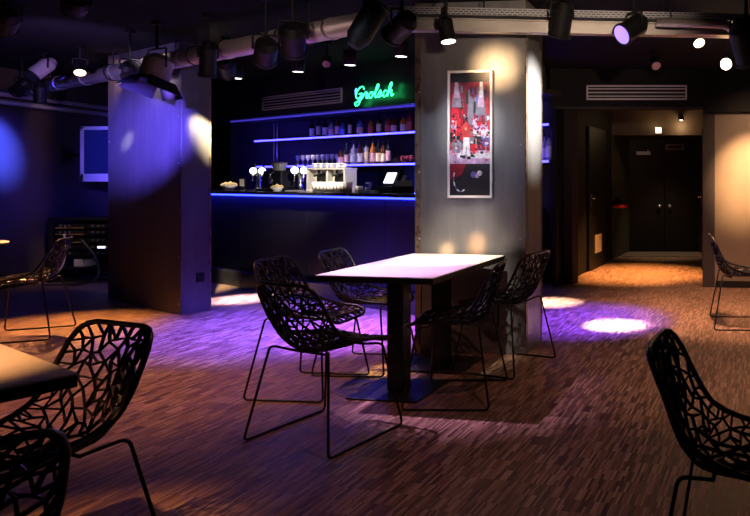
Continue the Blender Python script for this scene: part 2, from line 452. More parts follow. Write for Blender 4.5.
# ------------------------------------------------------------------ poster in a white frame
fp = p1.location + rotz(PA).to_3x3() @ Vector((.008, -.018, 1.63))
t = thing('framed_poster', 'tall white framed concert photograph hanging on the central steel pillar', 'picture', fp, PA)
bm = bmesh.new(); fw, fh, e = .345, .945, .018
box(bm, (-fw / 2 + e / 2, 0, 0), (e, .034, fh)); box(bm, (fw / 2 - e / 2, 0, 0), (e, .034, fh)); box(bm, (0, 0, fh / 2 - e / 2), (fw - 2 * e, .034, e)); box(bm, (0, 0, -fh / 2 + e / 2), (fw - 2 * e, .034, e))
obj('frame', bm, M['frame_white'], t, bevel=.002)
def poster_mat(name, c, g=0.):
    return mat(name, c, .3, noise=.35, scale=22)
PM = [mat('print_black', (.012, .01, .015), .35), poster_mat('print_red', (.62, .02, .04), .12), poster_mat('print_maroon', (.22, .012, .03), .1), poster_mat('print_pale', (.75, .72, .8), .2),
      poster_mat('print_skin', (.65, .32, .22), .12), poster_mat('print_jacket', (.5, .05, .05), .1), poster_mat('print_blue', (.12, .11, .42), .12), poster_mat('print_lilac', (.6, .4, .62), .15), poster_mat('print_grey', (.22, .2, .26), .1)]
bm = bmesh.new(); lay = [0]
def poly(pts, mi):
    lay[0] += 1; y = -.004 - lay[0] * .00003
    f = bm.faces.new([bm.verts.new((x, y, z)) for x, z in pts]); f.material_index = mi
def rect(x0, x1, z0, z1, mi): poly([(x0, z0), (x1, z0), (x1, z1), (x0, z1)], mi)
def disc(x, z, r, mi, sx=1., n=14): poly([(x + r * sx * math.cos(2 * math.pi * i / n), z + r * math.sin(2 * math.pi * i / n)) for i in range(n)], mi)
hw, hh = .155, .455
rect(-hw, hw, -hh, hh, 0)
rect(-hw, hw, -.19, .385, 2)
for x0, x1, mi in [(-.155, -.06, 1), (-.02, .03, 8), (.09, .155, 1)]:
    poly([(x0, -.1), (x1, -.1), (x1 * .9, .26), (x0 * .9 - .0, .3)], mi)
poly([(-.13, .2), (-.05, .2), (-.075, .37), (-.12, .37)], 8)
poly([(.03, .16), (.12, .16), (.10, .37), (.07, .37)], 3 if False else 8)

rect(-hw, hw, -.22, -.12, 7); rect(-.10, .155, -.18, -.14, 3)
for (x, z, r, mi) in [(-.12, -.02, .045, 0), (-.10, -.09, .05, 8), (.05, .08, .035, 7), (.09, .1, .05, 1), (.10, .0, .05, 3), (.07, -.06, .045, 0), (.125, -.06, .035, 6), (.02, -.11, .04, 1), (.105, .05, .03, 7), (.13, .12, .02, 3), (-.13, .06, .02, 7), (.04, .02, .02, 3)]:
    disc(x, z, r, mi)
for x in (-.11, .045, .12): rect(x - .002, x + .002, -.15, .14, 3)
pr = random.Random(5)
for k in range(230):
    z = pr.gauss(-.02, .10); x = pr.uniform(-.15, .15)
    if z < -.21 or z > .26: continue
    rr = pr.uniform(.003, .011)
    mi = pr.choice([1, 1, 1, 2, 2, 0, 0, 0, 8, 7, 3, 6]) if z > -.12 else pr.choice([3, 7, 7, 8, 1, 0])
    if abs(x) > .15 - rr: continue
    disc(x, z, rr, mi, pr.uniform(.6, 1.6), 7)
for k in range(50):
    z = pr.uniform(.12, .36); x = pr.uniform(-.14, .14); rr = pr.uniform(.012, .03)
    if abs(x) + rr < .15: poly([(x - rr * .4, z - rr * 2), (x + rr * .4, z - rr * 2), (x + rr * .3, z + rr), (x - rr * .3, z + rr)], pr.choice([2, 2, 0, 8, 6, 1]) if z < .22 else pr.choice([0, 2, 8, 0, 6]))
_poly, _disc = poly, disc
def poly(p, m): _poly([(x * .74 - .012, (z + .17) * .74 - .165) for x, z in p], m)
def disc(x, z, r, m, sx=1., n=14): _disc(x * .74 - .012, (z + .17) * .74 - .165, r * .74, m, sx, n)
# the singer: legs, jacket, arm, head, microphone
poly([(-.062, -.16), (-.03, -.16), (-.014, .03), (-.05, .03)], 3); poly([(-.012, -.17), (.02, -.17), (.012, .03), (-.026, .03)], 3)
poly([(-.066, .02), (.018, .02), (.028, .12), (.004, .165), (-.04, .165), (-.07, .11)], 5)
poly([(-.07, .11), (-.04, .12), (-.012, .17), (-.022, .185), (-.05, .15)], 5); disc(-.016, .182, .011, 4)
disc(-.018, .197, .021, 4, .85); poly([(-.038, .2), (.0, .2), (-.006, .222), (-.03, .222)], 0)
rect(-.024, -.004, .178, .184, 0)
rect(-.066, -.03, -.19, -.16, 0); rect(-.012, .024, -.2, -.17, 0)
poly, disc = _poly, _disc
poly([(-.14, .2), (-.06, .2), (-.09, .385), (-.115, .385)], 8); poly([(-.12, .27), (-.08, .27), (-.09, .385), (-.115, .385)], 7); poly([(.04, .14), (.12, .14), (.10, .385), (.075, .385)], 8); poly([(.06, .2), (.11, .2), (.098, .385), (.078, .385)], 7); poly([(.075, .27), (.102, .27), (.095, .385), (.08, .385)], 3)
# dark stage edge with monitors and a cymbal arc
rect(-hw, hw, -hh, -.22, 0); poly([(-hw, -.22), (-.03, -.22), (-.06, -.3), (-hw, -.34)], 2)
disc(.03, -.30, .024, 6); disc(.075, -.29, .02, 3); disc(.055, -.31, .016, 7)
for k in range(7):
    a0 = R(150 + k * 22); a1 = R(150 + k * 22 + 20)
    poly([(-.07 + .06 * math.cos(a0), -.33 + .10 * math.sin(a0)), (-.07 + .06 * math.cos(a1), -.33 + .10 * math.sin(a1)), (-.07 + .05 * math.cos(a1), -.33 + .09 * math.sin(a1)), (-.07 + .05 * math.cos(a0), -.33 + .09 * math.sin(a0))], 6 if k % 2 else 3)
obj('print', bm, PM, t)
obj('backing', B((0, .008, 0), (fw - .03, .012, fh - .03)), M['lamp_black'], t)

# ------------------------------------------------------------------ tables
def table(label, cx, cy, rz, w, d, group=None):
    t = thing('cafe_table', label, 'table', (cx, cy, 0), rz, group)
    tp = obj('tabletop', B((0, 0, .7375), (w, d, .005)), M['top_white'], t)
    obj('edge_band', B((0, 0, .7175), (w, d, .034)), M['edge_black'], tp, bevel=.002)
    obj('column', B((0, 0, .357), (.105, .105, .69)), M['iron'], t, bevel=.006)
    obj('base_plate', B((0, 0, .006), (.45, .42, .012)), M['iron'], t, bevel=.003)
    obj('top_bracket', B((0, 0, .694), (.3, .3, .012)), M['iron'], t)
    return t
TR = R(-9.5)
tv = Vector((-math.sin(TR), math.cos(TR), 0))
tc0 = Vector((-1.366, 4.392, 0))
table('cream topped square table with black edge, nearer of the pair at the central pillar', *(tc0 - tv * .2925).xy, TR, .725, .58, 'square tables at the central pillar')
table('cream topped square table pushed against the central steel pillar', *(tc0 + tv * .2925).xy, TR, .725, .58, 'square tables at the central pillar')
# near left table, corner towards the middle of the picture
NA = R(147.8); na = Vector((math.cos(NA), math.sin(NA), 0)); nb = Vector((math.cos(NA + math.pi / 2), math.sin(NA + math.pi / 2), 0))
nc = Vector((-1.573, 1.909, 0)) + na * .36 + nb * .36
table('cream topped table lit orange in the left foreground corner', nc.x, nc.y, NA, .72, .72)
# round table at the left border
t = thing('round_table', 'round pale topped table cut off at the left border behind the near table', 'table', (-5.88, 5.80, 0))
bm = bmesh.new(); lathe(bm, [(0, .74), (.37, .74), (.375, .735), (.37, .73), (0, .73)], 40); tp = obj('tabletop', bm, M['top_white'], t)
bm = bmesh.new(); lathe(bm, [(0, .729), (.37, .729), (.372, .71), (.36, .70), (0, .70)], 40); obj('edge_band', bm, M['edge_black'], tp)
bm = bmesh.new(); cyl(bm, (0, 0, .02), (0, 0, .70), .04); obj('column', bm, M['iron'], t, smooth='auto')
bm = bmesh.new(); lathe(bm, [(0, .03), (.06, .028), (.24, .012), (.245, 0), (0, 0)], 32); obj('base_plate', bm, M['iron'], t)

# ------------------------------------------------------------------ lattice shell chair
PROF = [(.245, .432), (.225, .453), (.15, .456), (.04, .444), (-.07, .437), (-.145, .452), (-.195, .50), (-.224, .565), (-.25, .65), (-.278, .745), (-.293, .795)]
pp = catmull([(0, y, z) for y, z in PROF], 10)
acc = [0.]
for a, b in zip(pp, pp[1:]): acc.append(acc[-1] + (b - a).length)
LEN = acc[-1]
def prof(s):
    s = max(0, min(LEN - 1e-6, s)); i = 0
    while acc[i + 1] < s: i += 1
    k = (s - acc[i]) / (acc[i + 1] - acc[i]); p = pp[i].lerp(pp[i + 1], k)
    d = (pp[min(i + 2, len(pp) - 1)] - pp[max(i - 1, 0)]).normalized()
    return p, Vector((0, d.z, -d.y)) if False else Vector((0, -d.z, d.y)) * -1
def interp(x, P):
    for (a, va), (b, vb) in zip(P, P[1:]):
        if x <= b: return va + (vb - va) * (x - a) / (b - a)
    return P[-1][1]
def hwid(s):
    f = s / LEN
    b = interp(f, [(0, .205), (.25, .228), (.5, .238), (.75, .222), (1, .195)])
    r = .075
    if s < r: b = b - r + math.sqrt(max(0, r * r - (r - s) ** 2))
    if s > LEN - r: b = b - r + math.sqrt(max(0, r * r - (s - LEN + r) ** 2))
    return b
def shell(x, s):
    p, n = prof(s); f = s / LEN
    k = interp(f, [(0, .005), (.2, .03), (.42, .075), (.55, .085), (.75, .055), (1, .03)])
    q = (x / .23) ** 2
    d = n * (k * q)
    # n must point to the sitter: up on the seat, forwards on the back
    return Vector((x * (1 - .10 * q * min(1, k / .08)), p.y, p.z)) + d
_p, _n = prof(LEN * .2)
NSIGN = 1 if _n.z > 0 else -1
def shell2(x, s):
    p, n = prof(s); f = s / LEN
    k = interp(f, [(0, .005), (.2, .03), (.42, .075), (.55, .085), (.75, .055), (1, .03)])
    q = (x / .23) ** 2
    return Vector((x * (1 - .10 * q * min(1, k / .08)), p.y, p.z)) + n * NSIGN * (k * q)

def make_chair():
    rnd = random.Random(11)
    bnd = []
    ss = [0.0] + [LEN * i / 22 for i in range(1, 22)] + [LEN]
    fr = [(-.13 + .26 * i / 5, .0) for i in range(6)]
    right = [(hwid(s), s) for s in [.01, .03] + [.075 + (LEN - .15) * i / 17 for i in range(18)] + [LEN - .03, LEN - .01]]
    back = [(hwid(LEN) - 2 * hwid(LEN) * i / 4, LEN) for i in range(5)]
    left = [(-x, s) for x, s in reversed(right)]
    bnd = fr + right + back + left
    pts = []
    tries = 0
    while len(pts) < 170 and tries < 9000:
        tries += 1
        s = rnd.uniform(.03, LEN - .03); x = rnd.uniform(-.22, .22)
        if abs(x) > hwid(s) - .028: continue
        if any(((x - a) / .82) ** 2 + ((s - b) / 1.15) ** 2 < .0315 ** 2 for a, b in pts): continue
        pts.append((x, s))
    allp = [Vector(p) for p in bnd + pts]; nb_ = len(bnd)
    edges = [(i, (i + 1) % nb_) for i in range(nb_)]
    vo, eo, fo, *_ = geometry.delaunay_2d_cdt(allp, edges, [], 1, 1e-5)
    bm = bmesh.new()
    vs = [bm.verts.new((v.x, v.y, 0)) for v in vo]
    for f in fo:
        try: bm.faces.new([vs[i] for i in f])
        except ValueError: pass
    # open the triangles into irregular cells
    bm.edges.ensure_lookup_table()
    cand = [e for e in bm.edges if len(e.link_faces) == 2]; rnd.shuffle(cand)
    used = set(); kill = []
    for e in cand:
        fs = [f.index for f in e.link_faces]
        bm.faces.index_update()
        fs = [f.index for f in e.link_faces]
        if any(f in used for f in fs): continue
        if rnd.random() < .62: kill.append(e); used.update(fs)
    bmesh.ops.dissolve_edges(bm, edges=kill, use_verts=False, use_face_split=False)
    loose = [v for v in bm.verts if not v.link_faces]
    bmesh.ops.delete(bm, geom=loose, context='VERTS')
    for v in bm.verts: v.co = shell2(v.co.x, v.co.y)
    root = link(bpy.data.objects.new('lattice_chair', None))
    sh = obj('seat_shell', bm, M['plastic'], root)
    w = sh.modifiers.new('strands', 'WIREFRAME'); w.thickness = .0145; w.use_even_offset = False; w.use_boundary = True; w.use_replace = True; w.offset = 0
    bm = bmesh.new(); tube(bm, [shell2(x, s) for x, s in bnd], .0095, 8, closed=True)
    obj('shell_rim', bm, M['plastic'], sh)
    for s in (-1, 1):
        bm = bmesh.new()
        tube(bm, fillet([(s * .10, .13, .432), (s * .195, .165, .438), (s * .275, .225, .007), (s * .28, -.265, .007), (s * .195, -.185, .468), (s * .10, -.10, .428)], .028), .0062, 8)
        obj('leg_frame', bm, M['rod'], root)
    bm = bmesh.new(); tube(bm, [(-.105, .13, .432), (.105, .13, .432)], .0062); tube(bm, [(-.105, -.10, .428), (.105, -.10, .428)], .0062)
    box(bm, (0, .015, .430), (.03, .26, .006))
    obj('seat_support', bm, M['rod'], root)
    return root
chair = make_chair()
def place(label, x, y, face, group, first=[True]):
    """face: direction the sitter looks, in degrees counter-clockwise from +X"""
    o = chair if first[0] else copy_tree(chair)
    first[0] = False
    o.location = (x, y, 0); o.rotation_euler = (0, 0, R(face - 90))
    tag(o, label, 'chair', group); return o
GC = 'chairs at the pair of square tables'
place('black lattice chair at the near end of the pillar tables, seen from behind', -1.54, 3.43, 67, GC)
place('black lattice chair on the bar side of the pillar tables, nearer the camera', -1.97, 4.17, -6, GC)
place('black lattice chair on the bar side of the pillar tables, nearer the pillar', -1.81, 4.66, -4, GC)
place('black lattice chair on the corridor side of the nearer pillar table', -1.05, 4.015, 180, GC)
place('black lattice chair on the corridor side, with its back against the central pillar corner', -.885, 4.675, 158, GC)
place('black lattice chair in side view in front of the equipment rack', -5.02, 5.55, 203, 'chairs at the round table')
place('black lattice chair cut off by the left border beside the round table', -5.2, 4.72, 140, 'chairs at the round table')
GN = 'chairs at the near left table'
place('black lattice chair tucked behind the far edge of the orange lit table', -1.845, 2.03, 250, GN)
place('black lattice chair in the bottom left corner, its back to the camera', -1.47, 1.33, 150, GN)
place('black lattice chair in the right foreground in side view facing right', .36, 2.0, -14, 'chairs on the right')
place('black lattice chair by the warm lit wall on the far right', 1.0, 6.0, -3, 'chairs on the right')

# ------------------------------------------------------------------ the bar
t0, t1 = -11.2, -4.35; tl = t1 - t0; tm = (t0 + t1) / 2
br = thing('bar_counter', 'long black bar counter with blue light strip under its top edge', 'bar counter', bar(tm, 4.3), BA)
bm = bmesh.new(); box(bm, (0, .385, .63), (tl, .56, .98)); obj('body', bm, M['bar_black'], br)
n = 5
for k in range(n):
    w = tl / n; obj('front_panel', B((-tl / 2 + w * (k + .5), .092, .66), (w - .004, .016, .92)), M['bar_panel'], br, bevel=.002)
obj('plinth', B((0, .31, .09), (tl, .66, .18)), M['bar_black'], br, bevel=.006)
obj('counter_top', B((0, .32, 1.1375), (tl + .04, .70, .035)), M['bar_top'], br, bevel=.004)
o = obj('led_strip', B((0, .020, 1.110), (tl, .022, .020)), M['led_front'], br); o['label'] = 'glowing blue light strip'
# back cabinet
bc = thing('back_bar_cabinet', 'dark low cabinet along the wall behind the bar', 'cabinet', bar(-8.6, 6.35), BA)
bl = 6.3
obj('body', B((0, 0, .45), (bl, .44, .9)), M['bar_black'], bc); obj('worktop', B((0, -.01, .915), (bl, .48, .03)), M['bar_top'], bc)
for k in range(9): obj('cabinet_door', B((-bl / 2 + .7 * (k + .5), -.225, .47), (.685, .016, .8)), M['bar_black'], bc, bevel=.003)
# shelves
def shelf(label, z, ta, tb):
    s = thing('wall_shelf', label, 'shelf', bar((ta + tb) / 2, 6.45, z), BA)
    obj('board', B((0, 0, -.013), (tb - ta, .27, .026)), M['bar_black'], s)
    o = obj('led_strip', B((0, -.141, -.012), (tb - ta, .012, .026)), M['led_white'], s); o['label'] = 'glowing violet blue light strip'
    return s
UZ, LZ = 1.975, 1.528
shelf('upper bottle shelf with glowing blue front edge behind the bar', UZ, -11.75, -5.19)
shelf('lower bottle shelf with glowing blue front edge behind the bar', LZ, -11.75, -5.19)
for nm, tt in (('left end', -11.55), ('till end', -7.85)):
    bm = bmesh.new()
    for dx in (-.05, .05): cyl(bm, (dx, 0, .93), (dx, 0, 2.29), .012, n=10)
    o = obj('shelf_post', bm, M['brushed'], at=bar(tt, 6.57)); o.rotation_euler = (0, 0, BA)
    tag(o, 'slim twin metal posts behind the bar shelves at their ' + nm, 'post', 'shelf posts')
# led behind the fascia
fa = t_of(231, 5.02); o = obj('fascia_light', B((0, 0, 0), (-4.3 - fa, .02, .02)), M['led_blue'], at=bar((fa - 4.3) / 2, 5.02, 2.125)); o.rotation_euler = (0, 0, BA)
tag(o, 'violet light strip along the lower edge of the black fascia', 'light strip')

# ---- bottles
def bottle(kind):
    P = {0: [(0, 0), (.034, 0), (.036, .01), (.036, .19), (.03, .215), (.014, .245), (.0125, .30)], 1: [(0, 0), (.042, 0), (.043, .01), (.043, .14), (.035, .165), (.014, .19), (.013, .235)],
         2: [(0, 0), (.028, 0), (.030, .01), (.030, .22), (.012, .245), (.011, .285)]}[kind]
    return P
BC = {'dark': (.02, .03, .025), 'brown': (.16, .05, .015), 'red': (.45, .04, .05), 'orange': (.6, .2, .04), 'clear': (.45, .45, .5), 'blue': (.1, .14, .55), 'green': (.03, .16, .07)}
for k, c in list(BC.items()): M['bt_' + k] = mat('bottle_glass_' + k, c, .12, trans=.35)
LBL = {'white': (.75, .72, .7), 'cream': (.7, .55, .38), 'red': (.6, .06, .06), 'pink': (.75, .45, .45), 'blue': (.15, .25, .75)}
for k, c in LBL.items(): M['lb_' + k] = mat('bottle_label_' + k, c, .5)
protos = {}
def put_bottle(kind, col, lab, loc, sc, label, group):
    key = (kind, col, lab)
    if key not in protos:
        bm = bmesh.new(); P = bottle(kind); lathe(bm, P, 14)
        root = obj('bottle', bm, M['bt_' + col], smooth=True)
        r = P[3][0] + .0006; a = P[3][1]
        bm = bmesh.new(); lathe(bm, [(r, a * .18), (r, a * .78)], 14); obj('bottle_label', bm, M['lb_' + lab], root, smooth=True)
        h = P[-1][1]; bm = bmesh.new(); lathe(bm, [(0, h + .018), (.015, h + .018), (.015, h - .02), (.0135, h - .02)], 10); obj('cap', bm, M['lamp_black'], root)
        protos[key] = root; o = root
    else: o = copy_tree(protos[key])
    o.location = loc; o.scale = (sc,) * 3
    tag(o, label, 'bottle', group)
upper = [(312, 0, 'dark', 'white'), (318.5, 2, 'dark', 'cream'), (325, 0, 'dark', 'white'), (331.5, 1, 'clear', 'pink'), (337.5, 0, 'brown', 'pink'), (343, 1, 'blue', 'blue'), (350, 2, 'dark', 'cream'), (360, 1, 'blue', 'pink'), (371, 1, 'orange', 'red'), (379, 0, 'dark', 'cream'), (388.5, 1, 'red', 'red'), (394, 1, 'brown', 'pink'), (403.5, 1, 'orange', 'cream'), (409.5, 0, 'red', 'red')]
lower = [(340.8, 1, 'brown', 'pink'), (346.7, 0, 'dark', 'pink'), (353.7, 0, 'clear', 'white'), (360.2, 0, 'brown', 'white'), (366.6, 2, 'clear', 'cream'), (373, 0, 'orange', 'pink'), (378.5, 0, 'dark', 'cream'), (383.3, 0, 'brown', 'cream'), (388.3, 2, 'dark', 'pink')]
lowerb = [(350.5, 2, 'dark', 'white'), (357, 2, 'blue', 'white'), (363.5, 2, 'clear', 'cream'), (370, 2, 'brown', 'white'), (376, 2, 'orange', 'red'), (382, 2, 'brown', 'cream')]
rnd = random.Random(3)
CN = {'dark': 'dark', 'brown': 'brown', 'red': 'red', 'orange': 'orange', 'clear': 'clear', 'blue': 'blue', 'green': 'green'}
for i, (x, k, c, l) in enumerate(upper):
    oo = 6.42; put_bottle(k, c, l, bar(t_of(x, oo), oo, UZ), rnd.uniform(.98, 1.12), '%s bottle, %s from the left on the upper bar shelf' % (CN[c], ORD[i]), 'bottles on the upper shelf')
for i, (x, k, c, l) in enumerate(lower):
    oo = 6.38; put_bottle(k, c, l, bar(t_of(x, oo), oo, LZ), rnd.uniform(1.02, 1.14), '%s bottle, %s from the left in the front row on the lower bar shelf' % (CN[c], ORD[i]), 'bottles on the lower shelf')
for i, (x, k, c, l) in enumerate(lowerb):
    oo = 6.48; put_bottle(k, c, l, bar(t_of(x, oo), oo, LZ), rnd.uniform(1.0, 1.08), '%s bottle, %s from the left in the back row on the lower bar shelf' % (CN[c], ORD[i]), 'bottles on the lower shelf')
# bottles at the far right end, seen past the central pillar
for i, (x, k, c, l) in enumerate([(544.3, 0, 'clear', 'white'), (548.8, 2, 'clear', 'white')]):
    oo = 6.42; put_bottle(k, c, l, bar(t_of(x, oo), oo, LZ), 1.05, 'clear bottle at the %s of the lower bar shelf, seen past the central pillar' % ('right end', 'very tip')[i], 'bottles past the pillar')
# ---- glasses
def glass(kind):
    bm = bmesh.new()
    if kind == 'tumbler': lathe(bm, [(0, .006), (.024, .004), (.026, 0), (.033, .115), (.031, .115), (.024, .012), (0, .012)], 14)
    elif kind == 'wine': lathe(bm, [(0, .0), (.032, .002), (.006, .008), (.005, .07), (.028, .10), (.034, .13), (.03, .17), (.028, .17), (.031, .13), (.0, .085)], 14)
    else: lathe(bm, [(0, .005), (.018, .004), (.02, 0), (.024, .07), (.022, .07), (.017, .01), (0, .01)], 12)
    return bm
gproto = {}
def put_glass(kind, loc, label, group, cat='glass', m='glass', name='drinking_glass'):
    key = (kind, m)
    if key not in gproto: o = gproto[key] = obj(name, glass(kind), M[m], smooth=True)
    else: o = gproto[key].copy(); COL.objects.link(o)
    o.location = loc; tag(o, label, cat, group)
for i in range(9):
    oo = 6.42; put_glass('wine', bar(t_of(298 + i * 4.9, oo), oo, LZ), 'stemmed glass, %s from the left on the lower bar shelf' % ORD[i], 'stemmed glasses on the lower shelf', name='wine_glass')
M['glass_red'] = mat('red_tinted_glass', (.6, .1, .15), .1, trans=.6)
for i, x in enumerate((402.5, 407, 411.5)):
    oo = 6.42; put_glass('tumbler', bar(t_of(x, oo), oo, LZ), 'red tinted tumbler, %s from the left at the right end of the lower shelf' % ORD[i], 'red tumblers on the lower shelf', m='glass_red')
CT = 1.155
for i in range(11):
    oo = 4.36; put_glass('tumbler', bar(t_of(315 + i * 3.45, oo), oo, CT), 'clear tumbler, %s from the left in the row before the coffee machine' % ORD[i], 'tumblers on the bar counter')
for i, x in enumerate((357.3, 360.8)):
    oo = 4.55; put_glass('shot', bar(t_of(x, oo), oo, CT), 'small shot glass on the bar counter, %s of the pair left of the card reader' % ('left', 'right')[i], 'shot glasses on the counter', name='shot_glass')

# ---- beer taps with lit badges
def beer_tap(label, x):
    oo = 4.62; t = thing('beer_tap', label, 'beer tap', bar(t_of(x, oo), oo, CT), BA + R(48), 'beer taps on the counter')
    bm = bmesh.new(); lathe(bm, [(0, 0), (.07, 0), (.07, .012), (.03, .03), (.026, .10), (.026, .24), (.0, .25)], 20); obj('column', bm, M['chrome'], t)
    bm = bmesh.new(); tube(bm, [(-.105, 0, .215), (.105, 0, .215)], .024, 12); obj('crossbar', bm, M['chrome'], t)
    for s in (-1, 1):
        bm = bmesh.new(); cyl(bm, (s * .05, -.018, .25), (s * .05, -.036, .25), .046, n=28); bd = obj('badge_rim', bm, M['chrome'], t, smooth='auto')
        bm = bmesh.new(); cyl(bm, (s * .05, -.036, .25), (s * .05, -.040, .25), .040, n=28); o = obj('badge_face', bm, M['badge'], bd); o['label'] = 'glowing white round badge'
        bm = bmesh.new(); tube(bm, fillet([(s * .05, -.01, .19), (s * .05, -.06, .19), (s * .05, -.065, .12)], .02), .009); obj('spout', bm, M['chrome'], t)
        bm = bmesh.new(); cyl(bm, (s * .05, .01, .235), (s * .05, .05, .34), .008, .012, n=10); obj('tap_handle', bm, M['lamp_black'], t)
    obj('drip_tray', B((0, -.09, .008), (.26, .12, .016)), M['brushed'], t, bevel=.003)
beer_tap('chrome beer tap with two glowing round badges at the left end of the bar', 258.5)
beer_tap('chrome beer tap with two glowing round badges beside the chrome coffee machine', 300)
# ---- black coffee brewer
oo = 4.62
t = thing('coffee_brewer', 'black coffee brewer between the two beer taps', 'coffee machine', bar(t_of(279.5, oo), oo, CT), BA)
obj('body', B((0, .04, .14), (.40, .28, .22)), M['lamp_black'], t, bevel=.015); obj('base', B((0, 0, .015), (.42, .38, .03)), M['lamp_black'], t, bevel=.005)
bm = bmesh.new(); lathe(bm, [(0, .25), (.07, .25), (.095, .36), (.09, .36), (.065, .255), (0, .255)], 18, c=(-.09, .05, 0)); o = obj('hopper', bm, M['glass'], t)
bm = bmesh.new(); lathe(bm, [(0, .37), (.097, .36), (.097, .35)], 18, c=(-.09, .05, 0)); obj('lid', bm, M['lamp_black'], o)
bm = bmesh.new(); tube(bm, fillet([(.09, -.08, .22), (.09, -.16, .22), (.09, -.17, .13)], .03), .014); obj('spout', bm, M['chrome'], t)
bm = bmesh.new(); cyl(bm, (0, -.10, .12), (0, -.115, .12), .03, n=16); obj('dial', bm, M['brushed'], t)
# ---- chrome espresso machine
oo = 4.72
ex = t_of(332, oo)
t = thing('espresso_machine', 'bright chrome espresso machine with two dark arched bays behind the tumblers', 'coffee machine', bar(ex, oo, CT), BA + R(28)); t.scale = (.77, .77, .77)
bm = bmesh.new(); box(bm, (0, .10, .23), (.56, .18, .2)); box(bm, (0, 0, .345), (.60, .40, .03)); box(bm, (0, 0, .02), (.60, .38, .04)); box(bm, (-.285, 0, .18), (.03, .36, .30)); box(bm, (.285, 0, .18), (.03, .36, .30)); box(bm, (0, 0, .18), (.03, .30, .30))
obj('body', bm, M['pale_steel'], t, bevel=.006)
for s in (-1, 1):
    bm = bmesh.new(); pts = [(-.10, .04), (.10, .04), (.10, .2)] + [(.10 * math.cos(R(a)), .2 + .09 * math.sin(R(a))) for a in range(15, 180, 15)] + [(-.10, .2)]
    f = bm.faces.new([bm.verts.new((s * .14 + x, .0, z)) for x, z in pts]); r = bmesh.ops.extrude_face_region(bm, geom=[f]); bmesh.ops.translate(bm, verts=[v for v in r['geom'] if isinstance(v, bmesh.types.BMVert)], vec=(0, .012, 0))
    obj('bay', bm, M['lamp_black'], t)
    bm = bmesh.new(); cyl(bm, (s * .14, -.08, .27), (s * .14, -.08, .33), .045, n=18); g = obj('group_head', bm, M['chrome'], t)
    bm = bmesh.new(); cyl(bm, (s * .14, -.10, .255), (s * .14, -.24, .235), .014, n=10); obj('portafilter_handle', bm, M['lamp_black'], g)
bm = bmesh.new(); tube(bm, [(-.29, -.19, .40), (.29, -.19, .40)], .006)
for k in range(7): cyl(bm, (-.28 + k * .0933, -.19, .36), (-.28 + k * .0933, -.19, .40), .004, n=8)
obj('cup_rail', bm, M['chrome'], t)
cup0 = None
for k in range(6):
    if cup0 is None:
        bm = bmesh.new(); lathe(bm, [(0, .0), (.02, .0), (.034, .05), (.032, .05), (.018, .006), (0, .006)], 14)
        tube(bm, [(.03, 0, .042), (.048, 0, .036), (.046, 0, .018), (.026, 0, .014)], .004, 6); c = cup0 = obj('coffee_cup', bm, M['white'])
    else: c = cup0.copy(); COL.objects.link(c)
    c.location = bar(ex, oo, CT + .2775) + rotz(BA + R(28)).to_3x3() @ Vector((-.17 + k * .068, -.065, 0))
    tag(c, 'small white cup, %s from the left on top of the chrome espresso machine' % ORD[k], 'cup', 'cups on the espresso machine')
# ---- till, papers, card reader
oo = 4.60
t = thing('till', 'dark till with a bright tilted screen at the right end of the bar', 'till', bar(t_of(393, oo), oo, CT), BA - .12)
obj('base', B((0, .02, .035), (.34, .26, .07)), M['lamp_black'], t, bevel=.01)
tilt = Matrix.Rotation(R(-24), 4, 'X')
sc_ = obj('screen_housing', B((-.03, .02, .155), (.27, .04, .19), tilt), M['lamp_black'], t, bevel=.008)
obj('screen', B((-.045, -.006, .157), (.18, .006, .12), tilt), M['screen_white'], sc_)
obj('stand', B((-.03, .06, .09), (.08, .05, .1)), M['lamp_black'], t)
bm = bmesh.new(); box(bm, (.15, .03, .10), (.09, .14, .06)); box(bm, (.15, .03, .15), (.06, .01, .07), Matrix.Rotation(R(-30), 4, 'X')); obj('receipt_printer', bm, M['silver'], t)
oo = 4.48
o = obj('paper_tray', (lambda bm: (box(bm, (0, 0, .008), (.20, .16, .016)), box(bm, (0, .0, .02), (.18, .14, .008)), bm)[-1])(bmesh.new()), M['paper'], at=bar(t_of(371, oo), oo, CT)); o.rotation_euler = (0, 0, BA)
tag(o, 'flat stack of white papers on the counter left of the till', 'papers')
t = thing('card_reader', 'small upright grey card reader on the counter between shot glasses and papers', 'card reader', bar(t_of(368, 4.66), 4.66, CT), BA)
obj('body', B((0, 0, .055), (.075, .03, .11), Matrix.Rotation(R(-12), 4, 'X')), M['silver'], t, bevel=.006); obj('display', B((0, -.016, .075), (.055, .006, .04), Matrix.Rotation(R(-12), 4, 'X')), M['screen_blue'], t)
obj('foot', B((0, .01, .006), (.085, .08, .012)), M['silver'], t)
# ---- snack bowls, menu stand
def snack_bowl(label, x, oo, s):
    t = thing('snack_bowl', label, 'bowl', bar(t_of(x, oo), oo, CT), 0, 'snack bowls'); t.scale = (s,) * 3
    bm = bmesh.new(); lathe(bm, [(0, 0), (.05, 0), (.055, .006), (.10, .07), (.096, .07), (.05, .012), (0, .012)], 24); obj('bowl', bm, M['bowl'], t)
    bm = bmesh.new(); r = random.Random(int(x))
    for k in range(46):
        a = r.uniform(0, 6.28); q = .085 * math.sqrt(r.random()); bmesh.ops.create_icosphere(bm, subdivisions=1, radius=r.uniform(.013, .021), matrix=Matrix.Translation((q * math.cos(a), q * math.sin(a), .06 + (.085 - q) * .5 + r.uniform(0, .02))))
    o = obj('popcorn', bm, M['snack'], t); o['kind'] = 'stuff'
snack_bowl('bowl heaped with popcorn at the left end of the bar counter', 229, 4.52, 1.0)
snack_bowl('low bowl of popcorn in front of the black coffee brewer', 277, 4.42, .72)
